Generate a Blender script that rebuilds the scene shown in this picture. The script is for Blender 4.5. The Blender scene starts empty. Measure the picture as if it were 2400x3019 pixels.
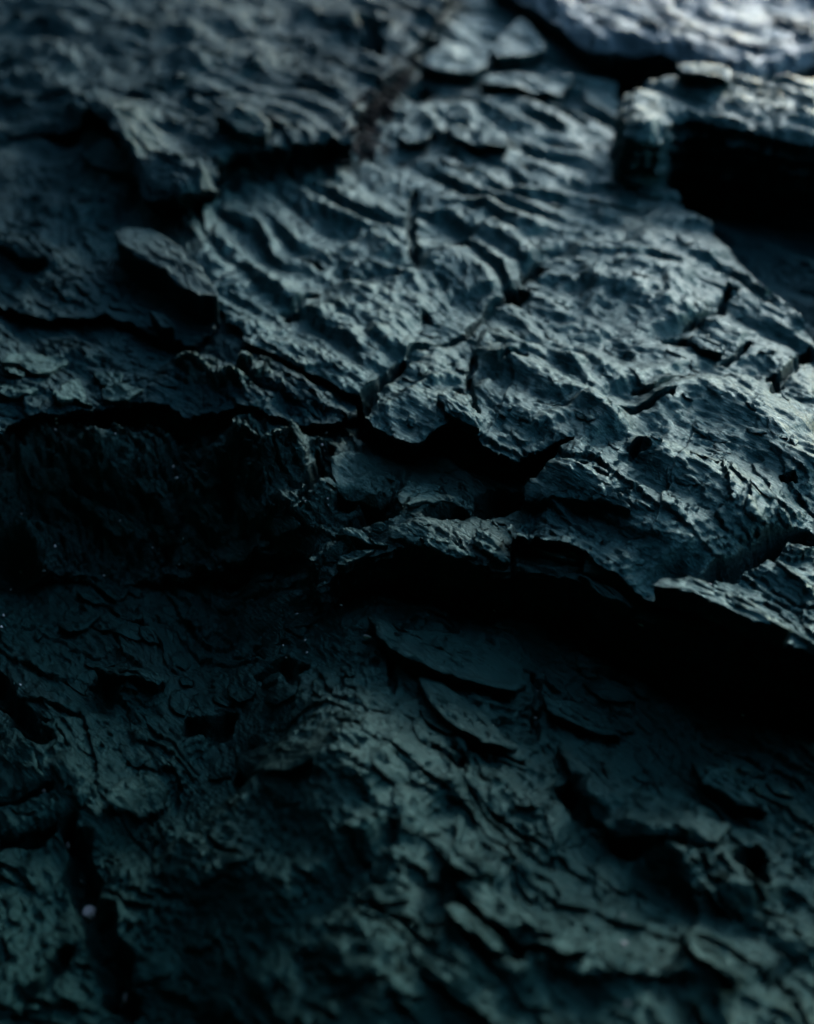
import bpy, math, random
import numpy as np
from mathutils import Vector

random.seed(4)
# ---------------------------------------------------------------- camera, sky, sun, exposure
CAM_H, PITCH, LENS = 1.0, math.radians(37.0), 50.0
W0, H0 = 2400.0, 3019.0
FPX = LENS / 36.0 * H0
scene = bpy.context.scene
cam_d = bpy.data.cameras.new('camera')
cam = bpy.data.objects.new('camera', cam_d)
scene.collection.objects.link(cam)
scene.camera = cam
cam.location = (0, 0, CAM_H)
cam.rotation_euler = (math.pi / 2 - PITCH, 0, 0)
cam_d.sensor_fit = 'VERTICAL'
cam_d.sensor_height = 36.0
cam_d.sensor_width = 36.0
cam_d.lens = LENS
cam_d.clip_start, cam_d.clip_end = 0.05, 3000.0
cam_d.dof.use_dof = True
cam_d.dof.focus_distance = 1.50
cam_d.dof.aperture_fstop = 1.9
cam_d.dof.aperture_blades = 0

SUN_AZ, SUN_EL = math.radians(30.0), math.radians(17.0)   # azimuth clockwise from +Y (away from the camera)
world = bpy.data.worlds.new('World')
scene.world = world
world.use_nodes = True
wn = world.node_tree.nodes
wn.clear()
sky = wn.new('ShaderNodeTexSky')
sky.sky_type = 'NISHITA'
sky.sun_disc = False
sky.sun_elevation = SUN_EL
sky.sun_rotation = SUN_AZ
sky.air_density, sky.dust_density, sky.ozone_density = 1.0, 0.4, 1.6
bg = wn.new('ShaderNodeBackground')
bg.inputs['Strength'].default_value = 0.10
wo = wn.new('ShaderNodeOutputWorld')
world.node_tree.links.new(sky.outputs[0], bg.inputs['Color'])
world.node_tree.links.new(bg.outputs[0], wo.inputs['Surface'])

sun_d = bpy.data.lights.new('sun', 'SUN')
sun_d.energy = 0.30
sun_d.angle = math.radians(14.0)
sun_d.color = (1.0, 0.88, 0.88)
sun = bpy.data.objects.new('sun', sun_d)
scene.collection.objects.link(sun)
sv = Vector((math.sin(SUN_AZ) * math.cos(SUN_EL), math.cos(SUN_AZ) * math.cos(SUN_EL), math.sin(SUN_EL)))
sun.rotation_euler = sv.to_track_quat('Z', 'Y').to_euler()
sun.location = sv * 20

vs = scene.view_settings
vs.view_transform, vs.look, vs.gamma, vs.exposure = 'Standard', 'None', 1.0, 3.0
vs.use_curve_mapping = False

# ---------------------------------------------------------------- helpers
F32 = np.float32
rng = np.random.RandomState(7)
_ang = rng.rand(256).astype(F32) * 2 * np.pi
GX, GY = np.cos(_ang).astype(F32), np.sin(_ang).astype(F32)


def _hash(xi, yi, seed):
    h = (xi.astype(np.int64) * 374761393 + yi.astype(np.int64) * 668265263 + seed * 1442695041) & 0xffffffff
    h = ((h ^ (h >> 13)) * 1274126177) & 0xffffffff
    return ((h ^ (h >> 16)) & 255).astype(np.int32)


def gn(x, y, seed=0):
    """gradient noise, about -1..1"""
    x = np.asarray(x, F32); y = np.asarray(y, F32)
    xf, yf = np.floor(x), np.floor(y)
    xi, yi = xf.astype(np.int64), yf.astype(np.int64)
    fx, fy = x - xf, y - yf
    u = fx * fx * fx * (fx * (fx * 6 - 15) + 10)
    v = fy * fy * fy * (fy * (fy * 6 - 15) + 10)
    r = []
    for dy in (0, 1):
        for dx in (0, 1):
            k = _hash(xi + dx, yi + dy, seed)
            r.append(GX[k] * (fx - dx) + GY[k] * (fy - dy))
    a = r[0] + (r[1] - r[0]) * u
    b = r[2] + (r[3] - r[2]) * u
    return (a + (b - a) * v) * 1.5


def sstep(t):
    t = np.clip(t, 0, 1)
    return t * t * (3 - 2 * t)


def unproj(u, v, z):
    dx, dy = (u - W0 / 2) / FPX, (H0 / 2 - v) / FPX
    rx, ry, rz = dx, math.cos(PITCH) + dy * math.sin(PITCH), -math.sin(PITCH) + dy * math.cos(PITCH)
    t = (z - CAM_H) / rz
    return (rx * t, ry * t)


def ground_level(x, y):
    """the foreground bed dips to the right and to the left under the ledge"""
    return .026 * sstep((x + .20) / .14) - .030 * sstep((x - .02) / .42) * sstep((y - .72) / .35) - .06 * sstep((-.02 - x) / .22)


def P(pts, z):
    if z == 0:
        out = []
        for u, v in pts:
            zz = 0.0
            for _ in range(6):
                x, y = unproj(u, v, zz)
                zz = float(ground_level(x, y))
            out.append((x, y))
        return out
    return [unproj(u, v, z) for u, v in pts]


# strike of the slate beds in plan: ripples run along SD, beds face SN
SD = np.array([0.686, -0.728]); SN = np.array([0.728, 0.686])

# ---------------------------------------------------------------- ground grid (denser close by)
VR = np.arange(3420, -420, -3.5)
_dy = (H0 / 2 - VR) / FPX
T_ROW = 1.0 / (math.sin(PITCH) - _dy * math.cos(PITCH))
Y_ROW = T_ROW * (math.cos(PITCH) + _dy * math.sin(PITCH))
US = np.arange(-1530, 1534, 3.6)
X = (US[None, :] / FPX * T_ROW[:, None]).astype(F32)
Y = np.repeat(Y_ROW[:, None], len(US), 1).astype(F32)
NR, NC = X.shape


def window(pts, pad):
    """row/column slices of the grid that cover a set of plan points"""
    p = np.array(pts)
    y0, y1 = p[:, 1].min() - pad, p[:, 1].max() + pad
    x0, x1 = p[:, 0].min() - pad, p[:, 0].max() + pad
    rows = np.where((Y_ROW >= y0) & (Y_ROW <= y1))[0]
    if len(rows) < 3:
        return None
    r0, r1 = rows[0], rows[-1] + 1
    sc = T_ROW[r0:r1] / FPX
    smin, smax = min(x0 / sc.min(), x0 / sc.max()), max(x1 / sc.min(), x1 / sc.max())
    cols = np.where((US >= smin) & (US <= smax))[0]
    if len(cols) < 3:
        return None
    return slice(r0, r1), slice(cols[0], cols[-1] + 1)


def poly_dist(x, y, pts, closed=False):
    """distance, signed side (+ right hand of travel), arc parameter 0..1"""
    pts = np.array(pts, F32)
    n = len(pts) if closed else len(pts) - 1
    seg = [(pts[i], pts[(i + 1) % len(pts)]) for i in range(n)]
    L = np.array([np.hypot(*(b - a)) for a, b in seg]); cum = np.concatenate([[0], np.cumsum(L)])
    best = np.full(x.shape, 1e9, F32); side = np.zeros(x.shape, F32); arc = np.zeros(x.shape, F32)
    for i, (a, b) in enumerate(seg):
        d = b - a
        l2 = max(float(d @ d), 1e-12)
        px, py = x - a[0], y - a[1]
        t = np.clip((px * d[0] + py * d[1]) / l2, 0, 1)
        ex, ey = px - t * d[0], py - t * d[1]
        dd = ex * ex + ey * ey
        m = dd < best - 1e-10
        cr = (px * d[1] - py * d[0])
        best = np.where(m, dd, best)
        side = np.where(m, cr, side)
        arc = np.where(m, (cum[i] + t * L[i]) / cum[-1], arc)
    return np.sqrt(best), np.sign(side), arc


def inside(x, y, pts):
    pts = np.array(pts, F32)
    c = np.zeros(x.shape, bool)
    n = len(pts)
    for i in range(n):
        a, b = pts[i], pts[(i + 1) % n]
        if abs(a[1] - b[1]) < 1e-9:
            continue
        c ^= ((a[1] > y) != (b[1] > y)) & (x < (b[0] - a[0]) * (y - a[1]) / (b[1] - a[1]) + a[0])
    return c


# ---------------------------------------------------------------- relief shared by all beds
A_ = X * SD[0] + Y * SD[1]
B_ = X * SN[0] + Y * SN[1]
w1 = gn(X / .35, Y / .35, 1); w2 = gn(X / .12, Y / .12, 2)
Aw = A_ + .03 * w1 + .008 * w2
Bw = B_ + .035 * gn(X / .3, Y / .3, 3) + .010 * gn(X / .1, Y / .1, 4)


_rp = P([(560, 830), (1080, 1160), (1600, 1330), (2400, 1420), (2700, 1400), (2600, 1000), (1840, 250), (1500, 0), (1200, 0), (1050, 450), (500, 700)], .113)
_rd, _, _ = poly_dist(X, Y, _rp, True)
SMOOTH = sstep(.5 + np.where(inside(X, Y, _rp), _rd, -_rd) / .10).astype(F32)


def fine_relief(a, b, x, y):
    big = 1 + .5 * sstep((y - 1.25) / .5)
    z = .0062 * big * gn(a / .28, b / .050, 10)
    patch = np.clip(.55 + 1.5 * gn(x / .10, y / .10, 76), .05, 1.4); patch2 = np.clip(.55 + 1.6 * gn(x / .07 + 5, y / .07, 77), .05, 1.5)
    r = gn(a / .17 + 3, b / .040, 11)
    z += .0034 * big * patch * (1 - 2 * np.abs(r)) * (1 - .6 * SMOOTH)
    z += .0050 * big * gn(a / .095, b / .042, 78) * patch2 * (1 - .85 * SMOOTH)
    # long smooth ripples of the main slab: slow rise, quicker fall on the near side
    tr = b * 16 + .9 * gn(a / .30, b / .16, 70) + .30 * gn(a / .08, b / .05, 71) + .12 * gn(a / .02, b / .015, 73)
    fr = tr - np.floor(tr)
    z += SMOOTH * .0035 * gn(a / .20, b / .045, 79)
    z += SMOOTH * (.0045 + .0070 * sstep((y - 1.30) / .40)) * big * np.clip(.55 + 1.1 * gn(a / .20, b / .07, 72), .05, 1) * (np.minimum(fr / .30, 1) * (1 - np.clip((fr - .30) / .70, 0, 1) ** 1.2) - .4)
    z += .0019 * big * patch2 * gn(a / .085, b / .018, 12)
    z += .0017 * (1 - 2 * np.abs(gn(a / .035, b / .011, 13)))
    z += .0010 * gn(a / .014, b / .006, 14) + .0009 * gn(a / .010, b / .0045, 74)
    # slate beds cropping out like shingles: gentle on top, broken off on the near side
    def shingle(freq, h, na, nb_, n1_, n2_, sd_, edge):
        t = b * freq + n1_ * gn(a / na, b / nb_, sd_) + n2_ * gn(a / (na * .22), b / (nb_ * .3), sd_ + 1) + .22 * n2_ * gn(x / .006, y / .006, sd_ + 2)
        f = np.floor(t)
        m = sstep(.42 + 1.5 * gn(a / (na * 1.3), b / (nb_ * 2), sd_ + 3))
        return h * m * (1 - .75 * SMOOTH) * (f + sstep((t - f) / edge) - t)
    near = sstep((1.15 - y) / .3)
    z += shingle(13, .0062 - .0015 * near, .22, .12, 1.6, .22, 15, .05)
    z += shingle(34, .0046, .09, .05, 1.5, .35, 20, .08)
    z += shingle(95, .0021, .035, .02, 1.3, .4, 25, .14)
    return z


D = (.010 * gn(X / .5, Y / .5, 5) + fine_relief(Aw, Bw, X, Y)).astype(F32)
ZB, ZC, ZJ, ZF2, ZF, ZG, ZH = .075, .113, .098, .113, .162, .195, .175


def scarp(pts, z, h, wf, wb, taper=.15):
    """asymmetric crest: steep on the right hand (near) side, gentle behind"""
    h *= .50 if z == 0 else (.75 if z == ZC else .9)
    p = P(pts, z)
    w = window(p, 3 * max(wf, wb))
    if w is None:
        return
    x, y = X[w], Y[w]
    jx = .004 * gn(x / .04, y / .04, 31) + .001 * gn(x / .012, y / .012, 32)
    d, s, t = poly_dist(x + jx, y - jx, p)
    k = sstep(t / taper) * sstep((1 - t) / taper)
    near = np.exp(-(d / wf) ** 1.2)
    far = np.exp(-(d / (wb * 1.5)) ** 1.6)
    D[w] += (h * k * np.where(s > 0, near, far)).astype(F32)


def groove(pts, z, depth, w_, taper=.12, rough=.35):
    p = P(pts, z)
    w = window(p, 3 * w_ + .02)
    if w is None:
        return
    x, y = X[w], Y[w]
    q = max(w_ * 2.2, .012)
    j = gn(x / q, y / q, 41) * w_ * .75
    j2 = gn(x / q + 9, y / q, 42) * w_ * .75
    d, s, t = poly_dist(x + j, y + j2, p)
    k = sstep(t / taper) * sstep((1 - t) / taper)
    ww = w_ * (1 + rough * gn(x / .03, y / .03, 43)) * (.35 + .65 * k)
    D[w] -= (depth * np.clip(1.35 - d / ww, 0, 1) ** .8 * np.minimum(1, k * 3)).astype(F32)


# main rippled slab
for a in [
    ([(1609, 777), (1656, 796), (1763, 843)], .012, .02, .02),
    ([(1650, 775), (1740, 763), (1833, 777), (1899, 819), (1964, 843), (2070, 850)], .024, .05, .03),
    ([(1861, 745), (1927, 726), (1997, 740), (2067, 763), (2146, 787)], .018, .035, .025),
    ([(1700, 868), (1760, 872), (1833, 880), (1927, 936), (2011, 992)], .026, .05, .035),
    ([(1945, 880), (1997, 885), (2048, 899), (2095, 922)], .012, .025, .02),
    ([(2062, 990), (2137, 990), (2207, 1018)], .010, .02, .02),
    ([(1600, 880), (1670, 959), (1796, 1011)], .008, .02, .02),
    ([(1647, 1127), (1740, 1104), (1810, 1146), (1852, 1179)], .016, .035, .02),
    ([(1852, 1230), (1927, 1225), (1997, 1207), (2067, 1207), (2137, 1244), (2253, 1309), (2393, 1393), (2500, 1460)], .038, .075, .03),
    ([(2123, 1127), (2174, 1179), (2221, 1202), (2300, 1239), (2420, 1300)], .018, .03, .03),
    ([(1824, 1057), (1889, 1048), (1955, 1071), (2020, 1118)], .016, .03, .02),
    ([(1379, 693), (1430, 712), (1500, 735), (1570, 763), (1600, 777)], .024, .055, .03),
    ([(1229, 782), (1313, 777), (1374, 796), (1421, 824), (1449, 875)], .018, .045, .02),
    ([(1164, 810), (1197, 847), (1267, 852)], .007, .02, .015),
    ([(1015, 815), (1061, 880), (1127, 922), (1183, 950), (1248, 964)], .017, .035, .025),
    ([(1061, 852), (1150, 875), (1220, 899), (1253, 927)], .007, .02, .02),
    ([(893, 899), (954, 936), (1010, 973), (1043, 1011), (1061, 1053), (1136, 1095)], .012, .03, .02),
    ([(1080, 689), (1145, 731), (1215, 759)], .015, .03, .02),
    ([(1005, 721), (1071, 735), (1145, 759)], .010, .02, .02),
    ([(1407, 1011), (1467, 1020), (1505, 1067), (1528, 1095)], .012, .03, .02),
    ([(1425, 1127), (1500, 1109), (1556, 1118), (1610, 1146), (1700, 1215), (1790, 1286), (1860, 1340)], .030, .05, .03),
    ([(1197, 1095), (1267, 1118), (1313, 1160)], .016, .04, .02),
    ([(1190, 1170), (1243, 1202), (1290, 1225), (1323, 1239), (1411, 1305)], .020, .045, .025),
    ([(1397, 1137), (1477, 1197), (1547, 1263), (1600, 1319)], .012, .025, .02),
    ([(1693, 1225), (1787, 1300), (1880, 1354), (1900, 1400)], .018, .04, .02),
    ([(1600, 1425), (1680, 1440), (1740, 1480), (1830, 1530), (1900, 1590), (1960, 1650), (2010, 1690)], .034, .055, .03),
    ([(1880, 1424), (1973, 1401), (2067, 1452), (2160, 1522), (2277, 1611)], .024, .05, .03),
    ([(1205, 330), (1330, 345), (1480, 320), (1600, 380), (1700, 440)], .016, .04, .03),
    ([(1350, 430), (1480, 470), (1600, 510), (1700, 560)], .014, .03, .03),
    ([(1180, 480), (1300, 520), (1400, 600), (1500, 640)], .014, .035, .03),
    ([(1500, 560), (1640, 640), (1760, 700), (1850, 735)], .014, .03, .03),
    ([(1380, 640), (1500, 650), (1600, 700)], .012, .03, .03),
    ([(1620, 430), (1740, 480), (1860, 520), (1930, 560)], .012, .03, .03),
    ([(980, 560), (1080, 600), (1180, 640), (1260, 690)], .010, .03, .02),
    ([(1000, 160), (1100, 190), (1250, 200), (1380, 210)], .016, .04, .03),
    ([(1450, 130), (1560, 150), (1620, 200)], .014, .04, .03),
    ([(1230, 75), (1350, 130), (1480, 190)], .014, .04, .03)]:
    scarp(a[0], ZC, a[1], a[2], a[3])
for a in [
    ([(2151, 866), (2123, 927), (2067, 959), (2011, 992)], .014, .0035),
    ([(2211, 1025), (2169, 1067), (2118, 1090)], .014, .004),
    ([(2400, 1020), (2347, 1085), (2300, 1137), (2263, 1207)], .016, .006),
    ([(2048, 1132), (1997, 1151), (1927, 1188), (1847, 1183)], .016, .005),
    ([(1987, 1211), (1903, 1239), (1824, 1253), (1782, 1281)], .018, .006),
    ([(2030, 1012), (1990, 1030), (1960, 1036)], .022, .009),
    ([(2268, 880), (2278, 890)], .02, .008), ([(2240, 904), (2250, 912)], .02, .007),
    ([(2366, 1040), (2378, 1052)], .02, .008), ([(2260, 1130), (2290, 1140)], .02, .010),
    ([(1610, 770), (1556, 810), (1519, 875), (1453, 903), (1444, 922), (1397, 964), (1379, 992), (1290, 1025), (1211, 1043), (1197, 1067)], .020, .005),
    ([(1530, 860), (1500, 895), (1460, 912)], .026, .012),
    ([(1197, 1067), (1173, 1099), (1103, 1151), (1075, 1207), (1040, 1240)], .035, .009),
    ([(1325, 722), (1350, 735), (1380, 740)], .02, .010),
    ([(935, 861), (889, 880), (856, 908), (851, 945)], .02, .007),
    ([(889, 754), (935, 773), (954, 791)], .012, .005),
    ([(1225, 560), (1211, 661), (1215, 721), (1229, 787)], .014, .005),
    ([(1248, 922), (1262, 955)], .012, .005),
    ([(1397, 1053), (1393, 1104), (1379, 1146), (1397, 1207), (1411, 1263)], .012, .0035),
    ([(1467, 1099), (1510, 1097), (1556, 1104)], .016, .006),
    ([(1330, 1170), (1360, 1180), (1370, 1195)], .012, .006),
    ([(2430, 1610), (2320, 1594), (2290, 1600), (2250, 1628), (2200, 1655), (2140, 1672), (2090, 1700), (2066, 1716)], .030, .010),
    ([(2290, 1590), (2300, 1605)], .03, .010),
    ([(1870, 1360), (1880, 1390)], .02, .008),
    ([(2290, 1450), (2340, 1455)], .012, .005),
    ([(1740, 1430), (1790, 1460)], .008, .003), ([(1700, 1428), (1715, 1420)], .012, .006),
    ([(1800, 1500), (1860, 1490), (1900, 1480)], .008, .0028),
    ([(1545, 830), (1600, 800)], .03, .009)]:
    groove(a[0], ZC, a[1], a[2])

# upper left slab
for a in [
    ([(230, 290), (300, 345), (370, 360), (430, 400)], .022, .05, .03),
    ([(240, 350), (310, 410), (350, 460), (400, 500), (430, 520)], .035, .05, .03),
    ([(430, 500), (520, 520), (590, 560), (640, 560)], .020, .04, .02),
    ([(300, 55), (380, 90), (470, 105), (600, 130)], .016, .04, .03),
    ([(450, 180), (560, 190), (640, 230)], .016, .04, .03),
    ([(20, 110), (120, 140), (220, 200)], .014, .04, .03),
    ([(560, 370), (650, 400), (760, 430)], .012, .04, .03),
    ([(720, 130), (800, 175), (870, 190)], .016, .04, .03),
    ([(850, 60), (960, 60), (1090, 90), (1200, 95)], .018, .04, .03),
    ([(0, 180), (100, 200), (200, 230)], .012, .04, .03),
    ([(500, 215), (640, 200), (760, 240)], .012, .04, .03),
    ([(560, 20), (660, 60), (760, 90)], .014, .04, .03)]:
    scarp(a[0], ZF, a[1], a[2], a[3])
for a in [([(1060, 60), (1090, 110), (1100, 170)], .03, .014), ([(1190, 195), (1230, 215), (1265, 180)], .03, .014)]:
    groove(a[0], ZF, a[1], a[2])

# left shelf
for a in [
    ([(20, 560), (90, 590), (170, 600), (250, 580)], .012, .03, .02),
    ([(0, 730), (60, 760), (120, 790), (180, 820)], .016, .035, .03),
    ([(90, 650), (150, 640), (260, 640), (300, 660)], .014, .025, .02),
    ([(30, 850), (140, 850), (240, 880)], .010, .025, .02),
    ([(270, 520), (340, 520), (400, 580)], .022, .05, .03)]:
    scarp(a[0], ZF2, a[1], a[2], a[3])
for a in [
    ([(480, 1075), (560, 1110), (640, 1120), (720, 1180), (830, 1240)], .018, .04, .03),
    ([(690, 1090), (780, 1120), (880, 1190), (960, 1235)], .012, .03, .02),
    ([(0, 1040), (100, 1040), (200, 1050), (300, 1060)], .008, .02, .02)]:
    scarp(a[0], ZJ, a[1], a[2], a[3])

# middle ledge
for a in [
    ([(850, 1330), (900, 1400), (960, 1460), (1000, 1500)], .020, .04, .02),
    ([(700, 1470), (790, 1480), (900, 1500), (960, 1590), (990, 1640)], .028, .06, .03),
    ([(540, 1370), (620, 1400), (700, 1470)], .010, .03, .03),
    ([(1190, 1600), (1290, 1610), (1390, 1620), (1480, 1680)], .008, .02, .02),
    ([(1380, 1560), (1440, 1590), (1500, 1640), (1540, 1650)], .010, .025, .02),
    ([(1560, 1640), (1640, 1650), (1760, 1700), (1880, 1760)], .008, .02, .03)]:
    scarp(a[0], ZB, a[1], a[2], a[3])
for a in [
    ([(1010, 1545), (1090, 1522), (1170, 1545)], .03, .015),
    ([(1250, 1552), (1300, 1558), (1370, 1540)], .03, .012),
    ([(1380, 1520), (1430, 1535), (1475, 1515), (1500, 1480)], .045, .018),
    ([(940, 1360), (950, 1430), (900, 1460), (880, 1480)], .014, .004),
    ([(1520, 1640), (1508, 1690), (1515, 1735)], .012, .0025),
    ([(1206, 1527), (1239, 1503), (1304, 1473)], .006, .002),
    ([(975, 1340), (950, 1390), (900, 1440)], .018, .006),
    ([(1330, 1170), (1335, 1180)], .01, .004),
    ([(980, 1480), (1050, 1478), (1120, 1500), (1150, 1525)], .016, .007),
    ([(1170, 1410), (1180, 1470), (1130, 1500)], .012, .005)]:
    groove(a[0], ZB, a[1], a[2])

# foreground bedrock
for a in [
    ([(1170, 1870), (1300, 1900), (1400, 1930), (1500, 1980)], .012, .03, .03),
    ([(700, 2350), (758, 2373), (846, 2385), (951, 2350), (1027, 2443), (1079, 2502), (1132, 2560)], .060, .12, .05),
    ([(480, 2405), (583, 2467), (636, 2519), (688, 2601), (747, 2682), (817, 2776), (887, 2910)], .035, .09, .02),
    ([(280, 2040), (340, 2047), (430, 2080), (507, 2105)], .014, .025, .03),
    ([(560, 2000), (640, 2050), (760, 2150), (860, 2250)], .010, .03, .03),
    ([(700, 1960), (860, 2080), (980, 2180), (1080, 2290)], .014, .04, .03),
    ([(1000, 2200), (1100, 2270), (1220, 2330), (1300, 2420)], .016, .04, .03),
    ([(1130, 2230), (1250, 2290), (1350, 2400), (1420, 2450)], .016, .04, .03),
    ([(1420, 2320), (1520, 2350), (1600, 2420), (1700, 2500)], .018, .04, .03),
    ([(1230, 2400), (1330, 2470), (1420, 2560), (1500, 2650)], .018, .05, .03),
    ([(1340, 2690), (1458, 2745), (1560, 2820), (1645, 2892)], .022, .05, .03),
    ([(1800, 2160), (1900, 2230), (2000, 2260), (2120, 2360)], .014, .035, .03),
    ([(1720, 2040), (1850, 2090), (1960, 2130), (2060, 2200)], .010, .03, .02),
    ([(2000, 2030), (2100, 2100), (2240, 2180), (2380, 2280)], .012, .03, .02),
    ([(1900, 2330), (2000, 2400), (2080, 2470)], .014, .03, .02),
    ([(1990, 2820), (2100, 2860), (2180, 2950)], .018, .05, .03),
    ([(1000, 2590), (1100, 2650), (1180, 2720), (1300, 2860), (1420, 2960)], .022, .06, .03),
    ([(960, 2780), (1050, 2830), (1150, 2900)], .018, .05, .03),
    ([(2080, 2250), (2200, 2330), (2330, 2430), (2450, 2520)], .012, .03, .03),
    ([(350, 2590), (450, 2680), (540, 2790)], .018, .05, .03),
    ([(500, 2560), (600, 2700), (680, 2850)], .014, .05, .03),
    ([(60, 2110), (150, 2120), (280, 2140)], .010, .03, .02),
    ([(100, 2190), (150, 2260), (230, 2350), (330, 2430), (430, 2480)], .055, .050, .05),
    ([(330, 2080), (420, 2090), (520, 2165), (600, 2245)], .030, .035, .03),
    ([(1150, 2510), (1240, 2525), (1360, 2565)], .025, .030, .02),
    ([(1930, 2600), (1985, 2570), (2080, 2575), (2180, 2610), (2230, 2700)], .040, .055, .03),
    ([(1000, 2900), (1150, 2950), (1300, 2975), (1480, 2900), (1645, 2895), (1740, 2885), (1850, 2910), (2000, 2940), (2150, 3000)], .035, .07, .03),
    ([(1300, 2660), (1375, 2672), (1450, 2668)], .03, .025, .03),
    ([(1660, 2320), (1700, 2390), (1745, 2440)], .02, .03, .02),
    ([(1790, 2478), (1867, 2513), (1983, 2535), (2100, 2556)], .022, .022, .03)]:
    scarp(a[0], 0, a[1], a[2], a[3])
for a in [
    ([(-60, 1980), (0, 2047), (76, 2146), (117, 2222), (163, 2280)], .025, .009),
    ([(215, 2440), (239, 2583), (262, 2688), (350, 2875), (380, 3040)], .025, .011),
    ([(537, 2194), (630, 2184), (700, 2142)], .02, .010),
    ([(764, 2035), (828, 2010), (898, 2029)], .02, .009),
    ([(2240, 2545), (2210, 2590), (2180, 2625)], .03, .010),
    ([(1660, 2320), (1690, 2380), (1740, 2450)], .035, .012),
    ([(1380, 2270), (1340, 2280), (1320, 2300)], .014, .006),
    ([(1790, 2480), (1870, 2520), (1990, 2540), (2090, 2560)], .02, .008),
    ([(1180, 1860), (1155, 1960), (1160, 2060)], .008, .003),
    ([(1570, 1990), (1590, 2060), (1575, 2150), (1580, 2200)], .008, .004),
    ([(0, 2400), (100, 2390), (170, 2370)], .014, .006),
    ([(0, 2500), (90, 2500), (180, 2470)], .018, .008),
    ([(60, 2990), (150, 2900), (220, 2800)], .012, .008),
    ([(1480, 2880), (1560, 2830), (1600, 2850)], .02, .008),
    ([(1750, 2000), (1830, 2030), (1860, 2050)], .010, .004),
    ([(700, 2310), (760, 2330)], .02, .010)]:
    groove(a[0], 0, a[1], a[2])

# ---------------------------------------------------------------- materials
def slate(name, col=(.030, .040, .046), rough=.42, bump=1.0, warm=.35, spec=.6, tint=(.26, .98, .86, 1)):
    m = bpy.data.materials.new(name)
    m.use_nodes = True
    nt = m.node_tree; N = nt.nodes; L = nt.links
    bs = N['Principled BSDF']
    tc = N.new('ShaderNodeTexCoord')
    mp = N.new('ShaderNodeMapping')                      # x along the strike
    mp.inputs['Rotation'].default_value = (0, 0, math.radians(46.7))
    L.new(tc.outputs['Object'], mp.inputs['Vector'])

    def noise(scale, sx, sy, detail=6, rough_=.6, dist=0.0):
        q = N.new('ShaderNodeMapping'); q.inputs['Scale'].default_value = (sx, sy, 1)
        L.new(mp.outputs[0], q.inputs['Vector'])
        n = N.new('ShaderNodeTexNoise')
        n.inputs['Scale'].default_value = scale; n.inputs['Detail'].default_value = detail
        n.inputs['Roughness'].default_value = rough_; n.inputs['Distortion'].default_value = dist
        L.new(q.outputs[0], n.inputs['Vector'])
        return n.outputs['Fac']
    n1 = noise(9, .5, 1.3, 8, .62, .4)
    n2 = noise(60, .3, 1.5, 8, .68, .5)
    n3 = noise(240, .25, 1.3, 6, .65, .3)
    n4 = noise(700, .6, 1.0, 3, .6)
    n5 = noise(230, .09, 1.6, 5, .7, .3)
    cr = N.new('ShaderNodeValToRGB')
    e = cr.color_ramp.elements
    c = col
    e[0].position, e[0].color = .28, (c[0] * .55, c[1] * .62, c[2] * .66, 1)
    e[1].position, e[1].color = .72, (c[0] * 1.7, c[1] * 1.5, c[2] * 1.45, 1)
    mid = e.new(.5); mid.color = (*c, 1)
    L.new(n2, cr.inputs[0])
    # rusty brown film in patches
    r2 = N.new('ShaderNodeValToRGB')
    r2.color_ramp.elements[0].position, r2.color_ramp.elements[1].position = .52, .70
    L.new(n1, r2.inputs[0])
    mx = N.new('ShaderNodeMix'); mx.data_type = 'RGBA'
    mul = N.new('ShaderNodeMath'); mul.operation = 'MULTIPLY'; mul.inputs[1].default_value = warm
    L.new(r2.outputs[0], mul.inputs[0]); L.new(mul.outputs[0], mx.inputs['Factor'])
    L.new(cr.outputs[0], mx.inputs['A'])
    mx.inputs['B'].default_value = (.040, .028, .025, 1)
    L.new(mx.outputs['Result'], bs.inputs['Base Color'])
    rr = N.new('ShaderNodeMapRange')
    rr.inputs['To Min'].default_value, rr.inputs['To Max'].default_value = rough - .10, rough + .28
    L.new(n3, rr.inputs['Value']); L.new(rr.outputs[0], bs.inputs['Roughness'])
    bs.inputs['Specular IOR Level'].default_value = spec
    bs.inputs['Specular Tint'].default_value = tint
    prev = None
    for src, dist_, st in ((n2, .0070, .8), (n5, .0062, 1.0), (n3, .0050, 1.0), (n4, .0016, 1.0)):
        b = N.new('ShaderNodeBump')
        b.inputs['Distance'].default_value = dist_ * bump; b.inputs['Strength'].default_value = st
        L.new(src, b.inputs['Height'])
        if prev:
            L.new(prev, b.inputs['Normal'])
        prev = b.outputs[0]
    L.new(prev, bs.inputs['Normal'])
    return m


M_FORE = slate('slate_foreground', (.0008, .0070, .0064), .27, warm=.22, spec=.5, tint=(.14, .98, .86, 1), bump=.75)
M_LEDGE = slate('slate_ledge', (.002, .010, .0100), .34, warm=.4, spec=.7)
M_MAIN = slate('slate_rippled', (.0006, .0055, .0062), .24, bump=.6, warm=.25, spec=.62, tint=(.12, .95, .92, 1))
M_LEFT = slate('slate_left', (.0003, .0085, .0110), .46, warm=.0, spec=.40, tint=(.10, .97, .96, 1), bump=.8)
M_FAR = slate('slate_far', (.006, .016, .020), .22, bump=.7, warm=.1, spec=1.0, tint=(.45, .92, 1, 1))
M_FLAKE = slate('slate_flake', (.004, .014, .0135), .36, bump=.8, spec=.8, warm=.4)

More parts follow.
